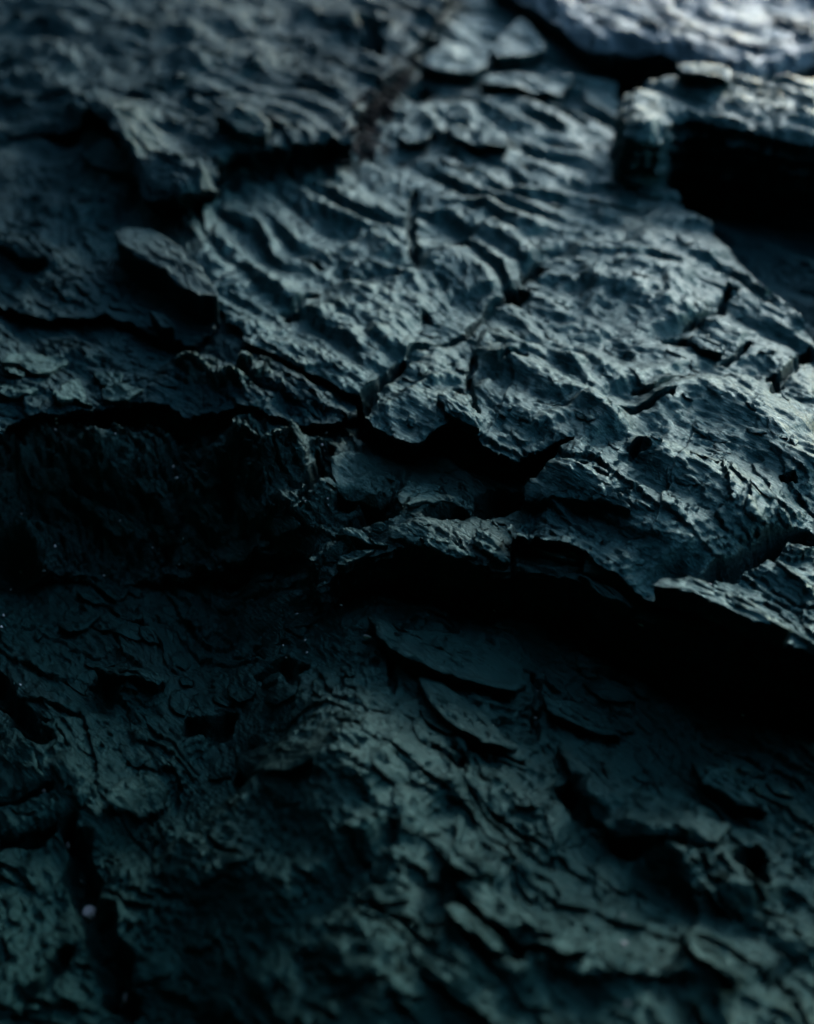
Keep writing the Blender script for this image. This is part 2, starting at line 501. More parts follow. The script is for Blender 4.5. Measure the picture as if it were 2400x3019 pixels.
# ---------------------------------------------------------------- building meshes
def new_obj(name, verts, faces, mat, parent=None, smooth=True, **tags):
    me = bpy.data.meshes.new(name)
    v = np.asarray(verts, np.float32)
    f = np.asarray(faces, np.int32)
    me.vertices.add(len(v)); me.vertices.foreach_set('co', v.ravel())
    me.loops.add(f.size); me.loops.foreach_set('vertex_index', f.ravel())
    me.polygons.add(len(f))
    me.polygons.foreach_set('loop_start', np.arange(0, f.size, f.shape[1], dtype=np.int32))
    me.polygons.foreach_set('use_smooth', np.full(len(f), smooth))
    me.update(calc_edges=True)
    me.validate()
    me.materials.append(mat)
    o = bpy.data.objects.new(name, me)
    scene.collection.objects.link(o)
    if parent is not None:
        o.parent = parent
    for k, val in tags.items():
        o[k] = val
    return o


ZS = {}; ZM = {}


def sheet(name, poly, zfun, thick, mat, under=.02, rings=8, jag=1.0, parent=None, cut=None, lam=.004, seed=0, layer=.38, **tags):
    """a bed of slate: worked top over the outline, laminated undercut edge below it"""
    w = window(poly, .03)
    x, y = X[w].copy(), Y[w].copy()
    d, _, _ = poly_dist(x, y, poly, True)
    sd = np.where(inside(x, y, poly), d, -d)
    sd = sd + jag * (.0060 * gn(Aw[w] / .06, Bw[w] / .04, 50 + seed) + .0035 * gn(x / .018, y / .018, 51 + seed)
                     + .0018 * gn(x / .007, y / .007, 52 + seed))
    z = zfun(x, y, w, sd)
    # split along the bedding: heights settle on thin layers with sharp broken rims
    hl = .0042
    nz = .9 * gn(x / .09, y / .09, 55 + seed) + .35 * gn(x / .02, y / .02, 56 + seed) + .14 * gn(x / .006, y / .006, 57 + seed)
    ql = z / hl + nz
    fl = np.floor(ql)
    zl = (fl + sstep((ql - fl - .80) / .20) - nz) * hl
    lw = layer * (1 - .75 * SMOOTH[w])
    if name == 'rock_ledge':
        lw = np.maximum(lw, .95 * sstep((-.0 - x) / .15))
    z = z + (zl - z) * lw
    zs = np.full(X.shape, np.nan, F32); zs[w] = z
    gy_, gx_ = np.gradient(sd)
    # world gradient through the grid's own spacing
    dxc = np.gradient(x, axis=1); dyr = np.gradient(y, axis=0); dxr = np.gradient(x, axis=0)
    sx = gx_ / dxc
    sy = (gy_ - sx * dxr) / dyr
    gl = np.sqrt(sx * sx + sy * sy) + 1e-6
    sx, sy = sx / gl, sy / gl
    cell = np.maximum(np.abs(dxc), np.abs(dyr))
    ok = sd > -.55 * cell
    if cut is not None:
        ok &= ~cut(x, y, w)
    fm = ok[:-1, :-1] & ok[1:, :-1] & ok[:-1, 1:] & ok[1:, 1:]
    mv = (sd < .25 * cell)
    x = np.where(mv, x - sx * sd * .9, x); y = np.where(mv, y - sy * sd * .9, y)
    ids = np.arange(x.size).reshape(x.shape)
    a, b, c, e = ids[:-1, :-1][fm], ids[:-1, 1:][fm], ids[1:, 1:][fm], ids[1:, :-1][fm]
    faces = np.stack([a, b, c, e], 1)          # rows go away from the camera: a->b right, ->c far: counter-clockwise
    fx, fy, fz = x.ravel(), y.ravel(), z.ravel()
    # boundary edges
    E = np.concatenate([np.stack([a, b], 1), np.stack([b, c], 1), np.stack([c, e], 1), np.stack([e, a], 1)])
    key = np.minimum(E[:, 0], E[:, 1]).astype(np.int64) * x.size + np.maximum(E[:, 0], E[:, 1])
    uq, inv, cnt = np.unique(key, return_inverse=True, return_counts=True)
    be = E[cnt[inv] == 1]
    bv = np.unique(be)
    bi = np.full(x.size, -1); bi[bv] = np.arange(len(bv))
    used = np.unique(faces)
    remap = np.full(x.size, -1); remap[used] = np.arange(len(used))
    V = np.stack([fx[used], fy[used], fz[used]], 1)
    FC = [remap[faces]]
    ox, oy = -sx.ravel()[bv], -sy.ravel()[bv]
    px, py, pz = fx[bv], fy[bv], fz[bv]
    base = len(V)
    Vs = [V]
    nb = len(bv)
    prev_ids = remap[bv]
    rk = np.random.RandomState(seed + 40).uniform(-1, 1, rings + 2)
    i0, i1 = bi[be[:, 0]], bi[be[:, 1]]
    for k in range(1, rings + 1):
        q = k / rings
        zz = pz - thick * (q ** 1.15) + .15 * thick / rings * gn(px / .03, py / .03 + k * 3.7, 60 + seed)
        off = -under * q ** .8
        off = off + lam * (gn(px / .035 + 11 * k, py / .035, 61 + seed) + .8 * gn(px / .010, py / .010 + 5 * k, 62 + seed)) * (1 if k % 2 else .3) + lam * .6 * rk[k]
        if k == 1:
            off = off * .3 - .0005
        Vs.append(np.stack([px + ox * off, py + oy * off, zz], 1))
        cur = base + (k - 1) * nb + np.arange(nb)
        FC.append(np.stack([prev_ids[i1], prev_ids[i0], cur[i0], cur[i1]], 1))
        prev_ids = cur
    o = new_obj(name, np.concatenate(Vs), np.concatenate(FC), mat, parent, True, **tags)
    ZS[o.name] = zs
    vis = np.full(X.shape, np.nan, F32); vis[w] = np.where((sd > .002) & ok, z, np.nan)
    ZM[o.name] = vis
    return o


def flat(z0):
    return lambda x, y, w, sd: z0 + D[w]


def edge_round(z0, r=.006):
    return lambda x, y, w, sd: z0 + D[w] - r * sstep(1 - sd / (2.5 * r)) ** 2


# --- plan outlines (traced, laid on each bed's own level)
edgeL = P([(-500, 1760), (100, 1740), (250, 1735), (400, 1745), (600, 1750), (800, 1745), (900, 1725)], 0)
polyB = edgeL + P([(940, 1690), (975, 1678), (1020, 1665), (1100, 1652),
           (1200, 1650), (1290, 1680), (1400, 1710), (1510, 1732), (1600, 1732), (1700, 1745), (1780, 1795), (1870, 1832), (1960, 1882), (2060, 1905),
           (2200, 1925), (2330, 1915), (2500, 1960), (2900, 2060), (2900, 1100), (1900, 1150), (1000, 1050), (-500, 950)], ZB)
polyC = P([(200, 700), (500, 860), (640, 900), (690, 960), (740, 1020), (860, 1082), (1010, 1150), (1085, 1170), (1072, 1205), (1075, 1245), (1130, 1290), (1180, 1318),
           (1235, 1325), (1270, 1306), (1340, 1292), (1411, 1312), (1430, 1340), (1470, 1362), (1530, 1378), (1575, 1368), (1640, 1340), (1690, 1345),
           (1650, 1372), (1600, 1405), (1548, 1438), (1545, 1480), (1525, 1530), (1500, 1585), (1600, 1600), (1700, 1610), (1800, 1670), (1925, 1752),
           (1997, 1769), (2113, 1821), (2207, 1858), (2312, 1890), (2420, 1915), (2900, 2030), (2900, 1250), (2440, 1040), (2350, 960), (2290, 880), (2190, 790),
           (2110, 690), (2010, 600), (1960, 540), (1880, 430), (1840, 330), (1800, 230), (1700, 160), (1560, 110), (1500, 40), (1460, -60), (1400, -420), (600, -420), (300, 300)], ZC)
polyJ = P([(-500, 1300), (0, 1275), (60, 1228), (160, 1215), (200, 1212), (280, 1205), (330, 1190), (400, 1175), (500, 1185), (560, 1228), (640, 1228), (700, 1215),
           (800, 1243), (900, 1272), (1000, 1255), (1045, 1225), (1060, 1170), (900, 900), (400, 800), (-500, 700)], ZJ)
polyF2 = P([(-500, 940), (0, 905), (150, 935), (300, 930), (400, 945), (445, 973), (500, 985), (570, 1008), (625, 985), (640, 940), (560, 860), (480, 780), (430, 735), (415, 705),
            (380, 640), (600, 500), (500, 200), (-500, 100)], ZF2)
polyF = P([(-500, 330), (-100, 330), (100, 330), (230, 350), (300, 400), (350, 470), (400, 530), (425, 572), (450, 590), (520, 600), (590, 590), (640, 570), (645, 510), (690, 455), (790, 448), (880, 430),
           (960, 418), (1035, 405), (1052, 390), (1060, 330), (1120, 260), (1190, 190), (1260, 100), (1330, 0), (1420, -150), (1500, -420), (-500, -420)], ZF)
polyG = P([(1840, 262), (1838, 330), (1846, 385), (1880, 400), (1950, 400), (1985, 345), (2040, 340), (2110, 352), (2180, 372), (2290, 385), (2400, 405), (2560, 420), (3000, 480),
           (3000, 150), (2400, 215), (2250, 212), (2130, 218), (2020, 222), (1960, 225), (1880, 240)], ZG)
polyH = P([(1460, -60), (1560, 10), (1640, 62), (1740, 120), (1880, 130), (2000, 145), (2080, 178), (2165, 215), (2250, 196), (2330, 186), (2400, 170), (3000, 90), (3000, -420), (1400, -420)], ZH)

# bedrock: leave out what lies deep beneath the beds above
wf = (slice(0, NR), slice(0, NC))
stepB = P([(-300, 1290), (300, 1310), (560, 1340), (760, 1420), (900, 1560), (975, 1690)], ZB)


def zB(x, y, w, sd):
    d, s, t = poly_dist(x, y, stepB)
    z = ZB - .055 * sstep(np.where(s > 0, d, 0) / .20) * sstep((1 - t) / .08)
    d2, _, _ = poly_dist(x, y, edgeL)
    k = sstep(d2 / .13)
    z = z * k + (ground_level(x, y) + .006) * (1 - k)
    blk = sstep((-.0 - x) / .12) * sstep(d2 / .03)
    ba, bb = x / .085 + .7 * gn(x / .07, y / .07, 130), y / .050 + .5 * gn(x / .05, y / .05, 131)
    z = z + blk * .016 * gn(ba, bb, 132) + blk * .012 * (np.floor(2.6 * gn(ba * .8, bb * .8, 133)) / 2.6)
    d3, s3, _ = poly_dist(x, y, footC)
    z = z + (.003 + np.clip(.14 * np.where(s3 > 0, d3, -d3), -.003, .011)) * sstep((x + .1) / .1)
    return z + D[w] * (.8 + 1.4 * sstep((-.02 - x) / .2)) - .004 * sstep(1 - sd / .012)


footC = P([(1515, 1570), (1600, 1600), (1700, 1612), (1800, 1670), (1930, 1755)], ZB)


def zC(x, y, w, sd):
    # the bed comes down to the ledge at the foot of the sloping ridge
    d, s, t = poly_dist(x, y, footC)
    z = ZC - .030 * sstep(1 - d / .065)
    # towards the lower right the plate lies lower
    z = z - .012 * sstep((x - .25) / .1) * sstep((1.2 - y) / .15)
    return z + D[w] - .003 * sstep(1 - sd / .012)


def zF(x, y, w, sd):
    lift = sstep((x + .62 * y / 1.9 - .02) / .28)
    return ZF2 + .005 + (ZF - ZF2 - .005) * lift + D[w] * 1.1 - .006 * sstep(1 - sd / .02)


cache = {}
def mask_in(poly, margin):
    def f(x, y, w):
        d, _, _ = poly_dist(x, y, poly, True)
        return inside(x, y, poly) & (d > margin)
    return f


def z_ground(x, y, w, sd):
    d, s, t = poly_dist(x, y, P([(1700, 60), (1840, 420), (2010, 600), (2290, 880), (2440, 1040), (2700, 1200)], ZC))
    return D[w] * 1.1 + ground_level(x, y)


wall = (-9., 9.)
allp = [(X.min() - .5, Y.min() - .5), (X.max() + .5, Y.min() - .5), (X.max() + .5, Y.max() + .5), (X.min() - .5, Y.max() + .5)]
mB = mask_in(polyB, .10); mC = mask_in(polyC, .10); mF = mask_in(polyF, .12); mF2 = mask_in(polyF2, .12); mJ = mask_in(polyJ, .1); mH = mask_in(polyH, .12)
bed = sheet('bedrock', allp, z_ground, .5, M_FORE, under=0, rings=2, jag=0,
            cut=lambda x, y, w: mB(x, y, w) | mC(x, y, w) | mF(x, y, w) | mJ(x, y, w) | mF2(x, y, w) | mH(x, y, w), kind='structure')
ledge = sheet('rock_ledge', polyB, zB, .11, M_LEDGE, under=.005, rings=22, lam=.009, seed=1,
              cut=lambda x, y, w: mC(x, y, w) | mJ(x, y, w),
              label='long dark slate ledge overhanging the black gully across the middle', category='rock ledge')
main = sheet('rock_slab', polyC, zC, .07, M_MAIN, under=.03, rings=10, seed=2, lam=.004,
             cut=lambda x, y, w: mF(x, y, w) | mF2(x, y, w) | mH(x, y, w),
             label='broad blue grey slate slab with rippled surface, cracked across, in the centre', category='rock slab')
shelf = sheet('rock_shelf', polyJ, flat(ZJ), .07, M_LEFT, under=.04, rings=9, seed=3,
              cut=lambda x, y, w: mC(x, y, w) | mF2(x, y, w),
              label='low dark slate shelf with scaly broken plates at the left edge', category='rock shelf')
left = sheet('rock_outcrop', polyF2, flat(ZF2), .07, M_LEFT, under=.03, rings=9, seed=4,
             cut=lambda x, y, w: mF(x, y, w),
             label='rough crumbly slate outcrop between the upper left slab and the scaly shelf', category='rock outcrop')
upper = sheet('rock_slab', polyF, zF, .13, M_LEFT, under=.06, rings=10, seed=5,
              label='large dull slate slab with a pitch black hollow beneath its front edge', category='rock slab')
block = sheet('rock_block', polyG, edge_round(ZG, .012), .22, M_MAIN, under=-.015, rings=22, lam=.010, seed=6,
              label='thick dark slate block with a black front face beside the rippled slab', category='rock block')
low = sheet('rock_shelf', P([(1780, 400), (1900, 560), (1960, 660), (2250, 1000), (2440, 1200), (3000, 1300), (3000, 300), (1900, 300)], .05), flat(.05), .12, M_LEFT, under=.0, rings=5, seed=8,
            label='low shadowed slate shelf in the gap between the thick block and the rippled slab', category='rock shelf')
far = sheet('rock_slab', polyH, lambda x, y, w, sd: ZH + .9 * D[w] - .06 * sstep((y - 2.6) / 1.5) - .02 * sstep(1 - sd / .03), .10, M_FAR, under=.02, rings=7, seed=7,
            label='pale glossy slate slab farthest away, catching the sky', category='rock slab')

# ---------------------------------------------------------------- the shore beyond, and an unseen wall and roof added to block sky light
def big_grid(name, xs, ys, fz, mat, **tags):
    gx, gy = np.meshgrid(xs, ys)
    gz = fz(gx, gy)
    ids = np.arange(gx.size).reshape(gx.shape)
    f = np.stack([ids[:-1, :-1].ravel(), ids[:-1, 1:].ravel(), ids[1:, 1:].ravel(), ids[1:, :-1].ravel()], 1)
    return new_obj(name, np.stack([gx.ravel(), gy.ravel(), gz.ravel()], 1), f, mat, None, True, **tags)


_q = np.concatenate([-np.geomspace(1500, 2.2, 40), np.linspace(-2, 2, 25), np.geomspace(2.2, 1500, 40)])
big_grid('shore', _q, _q, lambda x, y: -.48 + .12 * gn(x / 2, y / 2, 80) + .04 * gn(x / .4, y / .4, 81), M_FORE, kind='structure')


def shade_hood_mesh():
    """unseen blocker added to hold back light from behind and above: a wall behind that leans over into a roof, open to the front and right"""
    n, m = 240, 140
    t = np.linspace(-1, 1, n)[None, :].repeat(m, 0); h = np.linspace(0, 1, m)[:, None].repeat(n, 1)
    ang = t * 1.9 - .45
    q = np.clip(h / .55, 0, 1); rf = sstep((h - .5) / .5)
    r = (4.2 - .8 * q) * (1 - .97 * rf) + (.5 * gn(t * 6, h * 5, 90) + .25 * gn(t * 18, h * 20, 91) + .08 * gn(t * 50, h * 60, 92)) * (1 - .8 * rf)
    cx, cy = r * np.sin(ang), -r * np.cos(ang) + 1.2 + HOOD_REACH * rf
    cz = -.7 + 5.4 * q + .5 * rf + .25 * gn(cx / .9, cy / .9, 93) * q + .1 * gn(cx / .25, cy / .25, 94) * q
    ids = np.arange(t.size).reshape(t.shape)
    f = np.stack([ids[:-1, :-1].ravel(), ids[:-1, 1:].ravel(), ids[1:, 1:].ravel(), ids[1:, :-1].ravel()], 1)
    return new_obj('shade_hood', np.stack([cx.ravel(), cy.ravel(), cz.ravel()], 1), f, M_FORE, None, True, kind='structure')


HOOD_REACH = 2.6
shade_hood_mesh()

# ---------------------------------------------------------------- broken plates lying on the beds
def sample(zs, x, y):
    x = np.asarray(x, float); y = np.asarray(y, float)
    r = np.interp(y, Y_ROW, np.arange(NR))
    t = np.interp(y, Y_ROW, T_ROW)
    c = np.clip((x * FPX / t - US[0]) / (US[1] - US[0]), 0, NC - 1.001)
    r = np.clip(r, 0, NR - 1.001)
    ri, ci = r.astype(int), c.astype(int)
    fr, fc = r - ri, c - ci
    q = (zs[ri, ci] * (1 - fr) * (1 - fc) + zs[ri + 1, ci] * fr * (1 - fc) + zs[ri, ci + 1] * (1 - fr) * fc + zs[ri + 1, ci + 1] * fr * fc)
    return q


def flake(poly, host, thick, zplan=None, lift=.4, n=48, jag=.0016, rings=10, mat=None, name='slate_flake', seed=0, parent=True, conform=.5, tags=None, zoff=0.0, tilt=0.0):
    """one thin plate: jagged outline, slightly worked top, broken rim"""
    zs = ZS[host.name]
    p = np.array(poly, float)
    seg = np.roll(p, -1, 0) - p
    L = np.hypot(seg[:, 0], seg[:, 1]); cum = np.concatenate([[0], np.cumsum(L)])
    tt = np.linspace(0, cum[-1], n, endpoint=False)
    k = np.clip(np.searchsorted(cum, tt, side='right') - 1, 0, len(p) - 1)
    o = p[k] + seg[k] * ((tt - cum[k]) / np.maximum(L[k], 1e-9))[:, None]
    area = .5 * np.sum(o[:, 0] * np.roll(o[:, 1], -1) - o[:, 1] * np.roll(o[:, 0], -1))
    if area < 0:
        o = o[::-1]
    o = o + jag * np.stack([gn(o[:, 0] / .006, o[:, 1] / .006, 100 + seed) + 1.6 * gn(o[:, 0] / .02, o[:, 1] / .02, 101 + seed),
                            gn(o[:, 0] / .006, o[:, 1] / .006, 102 + seed) + 1.6 * gn(o[:, 0] / .02, o[:, 1] / .02, 103 + seed)], 1)
    c = o.mean(0)
    hz = sample(zs, o[:, 0], o[:, 1])
    if not np.all(np.isfinite(hz)):
        return None
    M = np.stack([o[:, 0] - c[0], o[:, 1] - c[1], np.ones(n)], 1)
    co, *_ = np.linalg.lstsq(M, hz, rcond=None)
    co = co.copy(); co[0] -= tilt * SN[0]; co[1] -= tilt * SN[1]
    if tilt > .05:
        conform = min(conform, .4)
    res = np.percentile(hz - M @ co, 75)
    pts, zz = [], []
    for r in range(rings):
        q = 1 - (r / rings)
        ring = c + (o - c) * q
        plane = co[0] * (ring[:, 0] - c[0]) + co[1] * (ring[:, 1] - c[1]) + co[2] + res * lift
        hh = sample(zs, ring[:, 0], ring[:, 1])
        hh = np.where(np.isfinite(hh), hh, plane)
        z = plane * (1 - conform) + hh * conform + thick
        a, b = ring @ SD, ring @ SN
        z = z + min(thick * .35, .0022) * gn(a / .03, b / .008, 110 + seed) + .0008 * gn(a / .01, b / .003, 111 + seed)
        tt_ = b * 60 + 1.2 * gn(a / .04, b / .02, 112 + seed) + .4 * gn(a / .01, b / .01, 113 + seed)
        z = z + min(thick * .25, .0018) * (np.floor(tt_) - tt_)
        if r == 0:
            z = z - .0007
        pts.append(ring); zz.append(z)
    V = [np.column_stack([pts[r], zz[r]]) for r in range(rings)]
    V.append(np.array([[c[0], c[1], zz[-1].mean()]]))
    ctr = rings * n
    F = []
    i = np.arange(n); j = (i + 1) % n
    for r in range(rings - 1):
        F.append(np.stack([r * n + i, r * n + j, (r + 1) * n + j, (r + 1) * n + i], 1))
    # rim: three broken layers, set in at the foot
    base = ctr + 1
    prev = i
    for m_ in range(3):
        q = (m_ + 1) / 3
        nrm = (o - c) / (np.hypot(*(o - c).T)[:, None] + 1e-9)
        jut = (-.0012 if m_ % 2 else .0004) - .0015 * q + .0007 * gn(o[:, 0] / .008, o[:, 1] / .008 + m_ * 7, 120 + seed)
        pp = o + nrm * jut[:, None] if hasattr(jut, 'shape') and jut.ndim else o
        V.append(np.column_stack([pp, zz[0] - q * (thick * 1.0 + .006)]))
        cur = base + m_ * n + i
        F.append(np.stack([prev[j], prev[i], cur[i], cur[j]], 1))
        prev = cur
    V = np.concatenate(V); F = np.concatenate(F)
    tri = np.stack([(rings - 1) * n + i, (rings - 1) * n + j, np.full(n, ctr), np.full(n, ctr)], 1)
    me_faces = [list(map(int, f)) for f in F] + [[int(a_), int(b_), ctr] for a_, b_ in zip((rings - 1) * n + i, (rings - 1) * n + j)]
    V = V - np.array([c[0], c[1], zz[0].mean() + 0.0]); orig = Vector((c[0], c[1], float(zz[0].mean())))
    V[:, 2] += zoff
    me = bpy.data.meshes.new(name)
    me.from_pydata(V.tolist(), [], me_faces)
    me.polygons.foreach_set('use_smooth', [True] * len(me.polygons))
    me.materials.append(mat or M_FLAKE)
    ob = bpy.data.objects.new(name, me)
    ob.location = orig
    scene.collection.objects.link(ob)
    if parent:
        ob.parent = host
    for k_, v_ in (tags or {}).items():
        ob[k_] = v_
    return ob


traced = [
    # host, level, thickness, outline
    (bed, 0, .011, [(1085, 1860), (1200, 1900), (1340, 1903), (1460, 1945), (1536, 1985), (1557, 2043), (1515, 2071), (1466, 2060), (1396, 2052), (1270, 2010), (1190, 1985), (1120, 1930)]),
    (bed, 0, .010, [(1238, 2020), (1300, 2035), (1400, 2105), (1470, 2180), (1525, 2240), (1430, 2235), (1340, 2195), (1275, 2125), (1240, 2060)]),
    (bed, 0, .012, [(1640, 2215), (1703, 2310), (1808, 2335), (1925, 2397), (2042, 2467), (2147, 2496), (2100, 2554), (1983, 2530), (1867, 2510), (1797, 2478), (1744, 2420), (1690, 2330)]),
    (bed, 0, .014, [(1298, 2589), (1370, 2565), (1420, 2610), (1450, 2660), (1430, 2675), (1370, 2672), (1325, 2640)]),
    (bed, 0, .012, [(1340, 2690), (1420, 2690), (1560, 2790), (1680, 2870), (1727, 2885), (1645, 2895), (1540, 2850), (1430, 2790)]),
    (bed, 0, .012, [(1330, 2740), (1400, 2790), (1470, 2850), (1530, 2860), (1460, 2900), (1370, 2840), (1310, 2780)]),
    (bed, 0, .010, [(327, 2437), (373, 2385), (443, 2350), (500, 2360), (490, 2420), (420, 2455), (350, 2465)]),
    (bed, 0, .014, [(290, 2030), (340, 2035), (430, 2055), (507, 2100), (480, 2110), (400, 2085), (330, 2060)]),
    (bed, 0, .012, [(2030, 2300), (2120, 2330), (2230, 2420), (2260, 2450), (2160, 2420), (2060, 2360)]),
    (bed, 0, .010, [(1600, 2080), (1700, 2090), (1800, 2150), (1830, 2190), (1720, 2170), (1620, 2130)]),
    (bed, 0, .012, [(1990, 2820), (2080, 2850), (2180, 2940), (2150, 2960), (2060, 2920), (2000, 2870)]),
    (bed, 0, .007, [(266, 1741), (299, 1723), (345, 1723), (378, 1755), (373, 1783), (355, 1793), (317, 1774)]),
    (bed, 0, .006, [(233, 1774), (271, 1765), (322, 1797), (289, 1811), (247, 1797)]),
    (bed, 0, .007, [(177, 1863), (215, 1839), (289, 1825), (303, 1844), (261, 1881), (205, 1886)]),
    (bed, 0, .006, [(327, 1802), (397, 1788), (415, 1811), (401, 1835), (425, 1853), (401, 1872), (359, 1849)]),
    (bed, 0, .005, [(294, 1863), (327, 1844), (383, 1867), (350, 1900), (303, 1891)]),
    (bed, 0, .006, [(420, 1886), (448, 1891), (471, 1928), (448, 1933), (420, 1909)]),
    (bed, 0, .010, [(0, 2240), (60, 2220), (110, 2290), (150, 2370), (60, 2390), (0, 2390)]),
    (bed, 0, .010, [(0, 2400), (90, 2400), (170, 2420), (175, 2465), (60, 2490), (0, 2485)]),
    (bed, 0, .010, [(700, 2250), (800, 2240), (900, 2290), (940, 2350), (860, 2385), (770, 2370), (720, 2320)]),
    (shelf, ZJ, .008, [(5, 1109), (28, 1081), (93, 1057), (187, 1062), (201, 1076), (173, 1099), (154, 1127), (117, 1134), (93, 1123), (61, 1104), (19, 1113)]),
    (shelf, ZJ, .006, [(19, 1118), (51, 1113), (75, 1127), (70, 1139), (42, 1132)]),
    (shelf, ZJ, .008, [(159, 1188), (205, 1141), (233, 1118), (247, 1151), (261, 1195), (275, 1205), (233, 1198), (196, 1203), (182, 1207)]),
    (shelf, ZJ, .006, [(275, 1109), (299, 1104), (364, 1118), (355, 1137), (317, 1146), (299, 1127)]),
    (shelf, ZJ, .006, [(0, 1150), (60, 1155), (121, 1174), (90, 1185), (47, 1193), (0, 1180)]),
    (shelf, ZJ, .006, [(300, 1150), (380, 1140), (420, 1160), (380, 1180), (310, 1180)]),
    (ledge, ZB, .007, [(1565, 1667), (1600, 1652), (1660, 1650), (1725, 1680), (1735, 1692), (1690, 1710), (1640, 1706), (1590, 1690)]),
    (ledge, ZB, .007, [(989, 1662), (1001, 1634), (1033, 1625), (1099, 1634), (1099, 1646), (1057, 1654), (1010, 1672)]),
    (ledge, ZB, .006, [(1164, 1508), (1220, 1461), (1243, 1447), (1304, 1461), (1295, 1475), (1239, 1503), (1206, 1527), (1187, 1550)]),
    (ledge, ZB, .005, [(1206, 1531), (1239, 1503), (1304, 1475), (1374, 1499), (1379, 1513), (1313, 1522), (1243, 1541), (1197, 1555)]),
    (ledge, ZB, .007, [(991, 1587), (1024, 1578), (1089, 1611), (1145, 1643), (1100, 1630), (1050, 1612)]),
    (ledge, ZB, .008, [(975, 1387), (1050, 1365), (1140, 1380), (1206, 1405), (1160, 1475), (1130, 1500), (1070, 1480), (1000, 1470), (978, 1430)]),
    (ledge, ZB, .008, [(1712, 1737), (1731, 1698), (1833, 1718), (1917, 1755), (1927, 1786), (1880, 1774), (1787, 1755)]),
    (ledge, ZB, .006, [(1704, 1742), (1790, 1772), (1870, 1812), (1860, 1822), (1780, 1792)]),
    (ledge, ZB, .006, [(1400, 1640), (1440, 1650), (1480, 1690), (1500, 1715), (1440, 1700), (1400, 1670)]),
    (ledge, ZB, .005, [(1150, 1590), (1220, 1600), (1290, 1640), (1280, 1660), (1200, 1640), (1150, 1620)]),
    (ledge, ZB, .006, [(1240, 1640), (1330, 1655), (1400, 1700), (1330, 1690), (1260, 1665)]),
    (main, ZC, .018, [(1925, 1755), (1940, 1735), (2020, 1725), (2130, 1775), (2240, 1835), (2330, 1888), (2312, 1893), (2207, 1861), (2113, 1824), (1997, 1772)]),
    (main, ZC, .010, [(1546, 1442), (1620, 1408), (1720, 1450), (1800, 1500), (1860, 1560), (1780, 1520), (1700, 1500), (1600, 1478), (1550, 1470)]),
    (main, ZC, .008, [(1290, 1232), (1330, 1240), (1380, 1270), (1413, 1306), (1370, 1298), (1310, 1270)]),
    (main, ZC, .020, [(1410, 280), (1480, 262), (1600, 262), (1690, 262), (1640, 320), (1590, 318), (1500, 310), (1430, 300)]),
    (main, ZC, .024, [(1265, 205), (1330, 190), (1440, 210), (1430, 245), (1400, 262), (1290, 255), (1240, 235)]),
    (main, ZC, .024, [(1440, 200), (1530, 120), (1600, 190), (1605, 205), (1540, 220), (1460, 222)]),
    (main, ZC, .014, [(1210, 360), (1270, 345), (1290, 400), (1260, 445), (1200, 450), (1170, 430)]),
    (main, ZC, .014, [(1310, 420), (1400, 420), (1480, 445), (1500, 480), (1420, 475), (1340, 460)]),
    (main, ZC, .012, [(2020, 1020), (2080, 1020), (2130, 1060), (2120, 1080), (2060, 1060)]),
    (left, ZF2, .040, [(350, 765), (400, 745), (470, 755), (530, 790), (590, 850), (630, 910), (655, 960), (600, 955), (540, 920), (480, 870), (420, 840), (360, 800)]),
    (left, ZF2, .020, [(445, 945), (480, 950), (520, 985), (470, 985)]),
    (left, ZF2, .016, [(0, 720), (50, 740), (130, 790), (150, 820), (80, 800), (0, 760)]),
    (left, ZF2, .014, [(250, 520), (330, 520), (390, 570), (420, 610), (350, 590), (280, 560)]),
    (block, ZG, .022, [(1990, 245), (2030, 228), (2100, 230), (2150, 250), (2145, 285), (2080, 280), (2010, 262)]),
    (upper, ZF, .020, [(640, 420), (740, 400), (800, 420), (790, 444), (700, 446)]),
]
TILT = {0: .34, 1: .30, 2: .26, 3: .15, 4: .2, 5: .15, 26: .2, 37: .12, 38: .15}
for i_, (h_, lv, th, pl) in enumerate(traced):
    flake(P(pl, lv), h_, th, tilt=TILT.get(i_, .10 if h_ is bed else (.16 if h_ in (ledge, shelf) else .05)), seed=i_, n=64 if th > .009 else 44, mat=M_MAIN if h_ in (main, block) else (M_LEFT if h_ in (left, upper) else (M_FORE if h_ is bed else M_FLAKE)))

# small plates still clinging to the beds, long axis along the strike
def scatter(host, level, region, count, size, seed):
    r_ = random.Random(seed)
    made, tries = 0, 0
    while made < count and tries < count * 8:
        tries += 1
        u = r_.uniform(region[0], region[2]); v = r_.uniform(region[1], region[3])
        cx, cy = P([(u, v)], level)[0]
        if not np.all(np.isfinite(sample(ZM[host.name], cx + size * np.array([0, 1.3, -1.3, 0, 0]), cy + size * np.array([0, 0, 0, 1.3, -1.3])))):
            continue
        L_ = size * r_.uniform(.5, 1.6); Wd = L_ * r_.uniform(.28, .6)
        rot = r_.gauss(0, .35)
        n_ = r_.randint(6, 9)
        pl = []
        for k in range(n_):
            a = 2 * math.pi * k / n_ + r_.uniform(-.25, .25)
            rad = r_.uniform(.7, 1.1)
            e1, e2 = math.cos(a) * L_ * rad, math.sin(a) * Wd * rad
            q1 = e1 * math.cos(rot) - e2 * math.sin(rot); q2 = e1 * math.sin(rot) + e2 * math.cos(rot)
            pl.append((cx + q1 * SD[0] + q2 * SN[0], cy + q1 * SD[1] + q2 * SN[1]))
        ob = flake(pl, host, r_.uniform(.0015, .004) * (size / .016), lift=.3, n=18, jag=.0008, rings=3, conform=.75, seed=r_.randint(0, 90),
                   mat=host.data.materials[0])
        if ob:
            made += 1


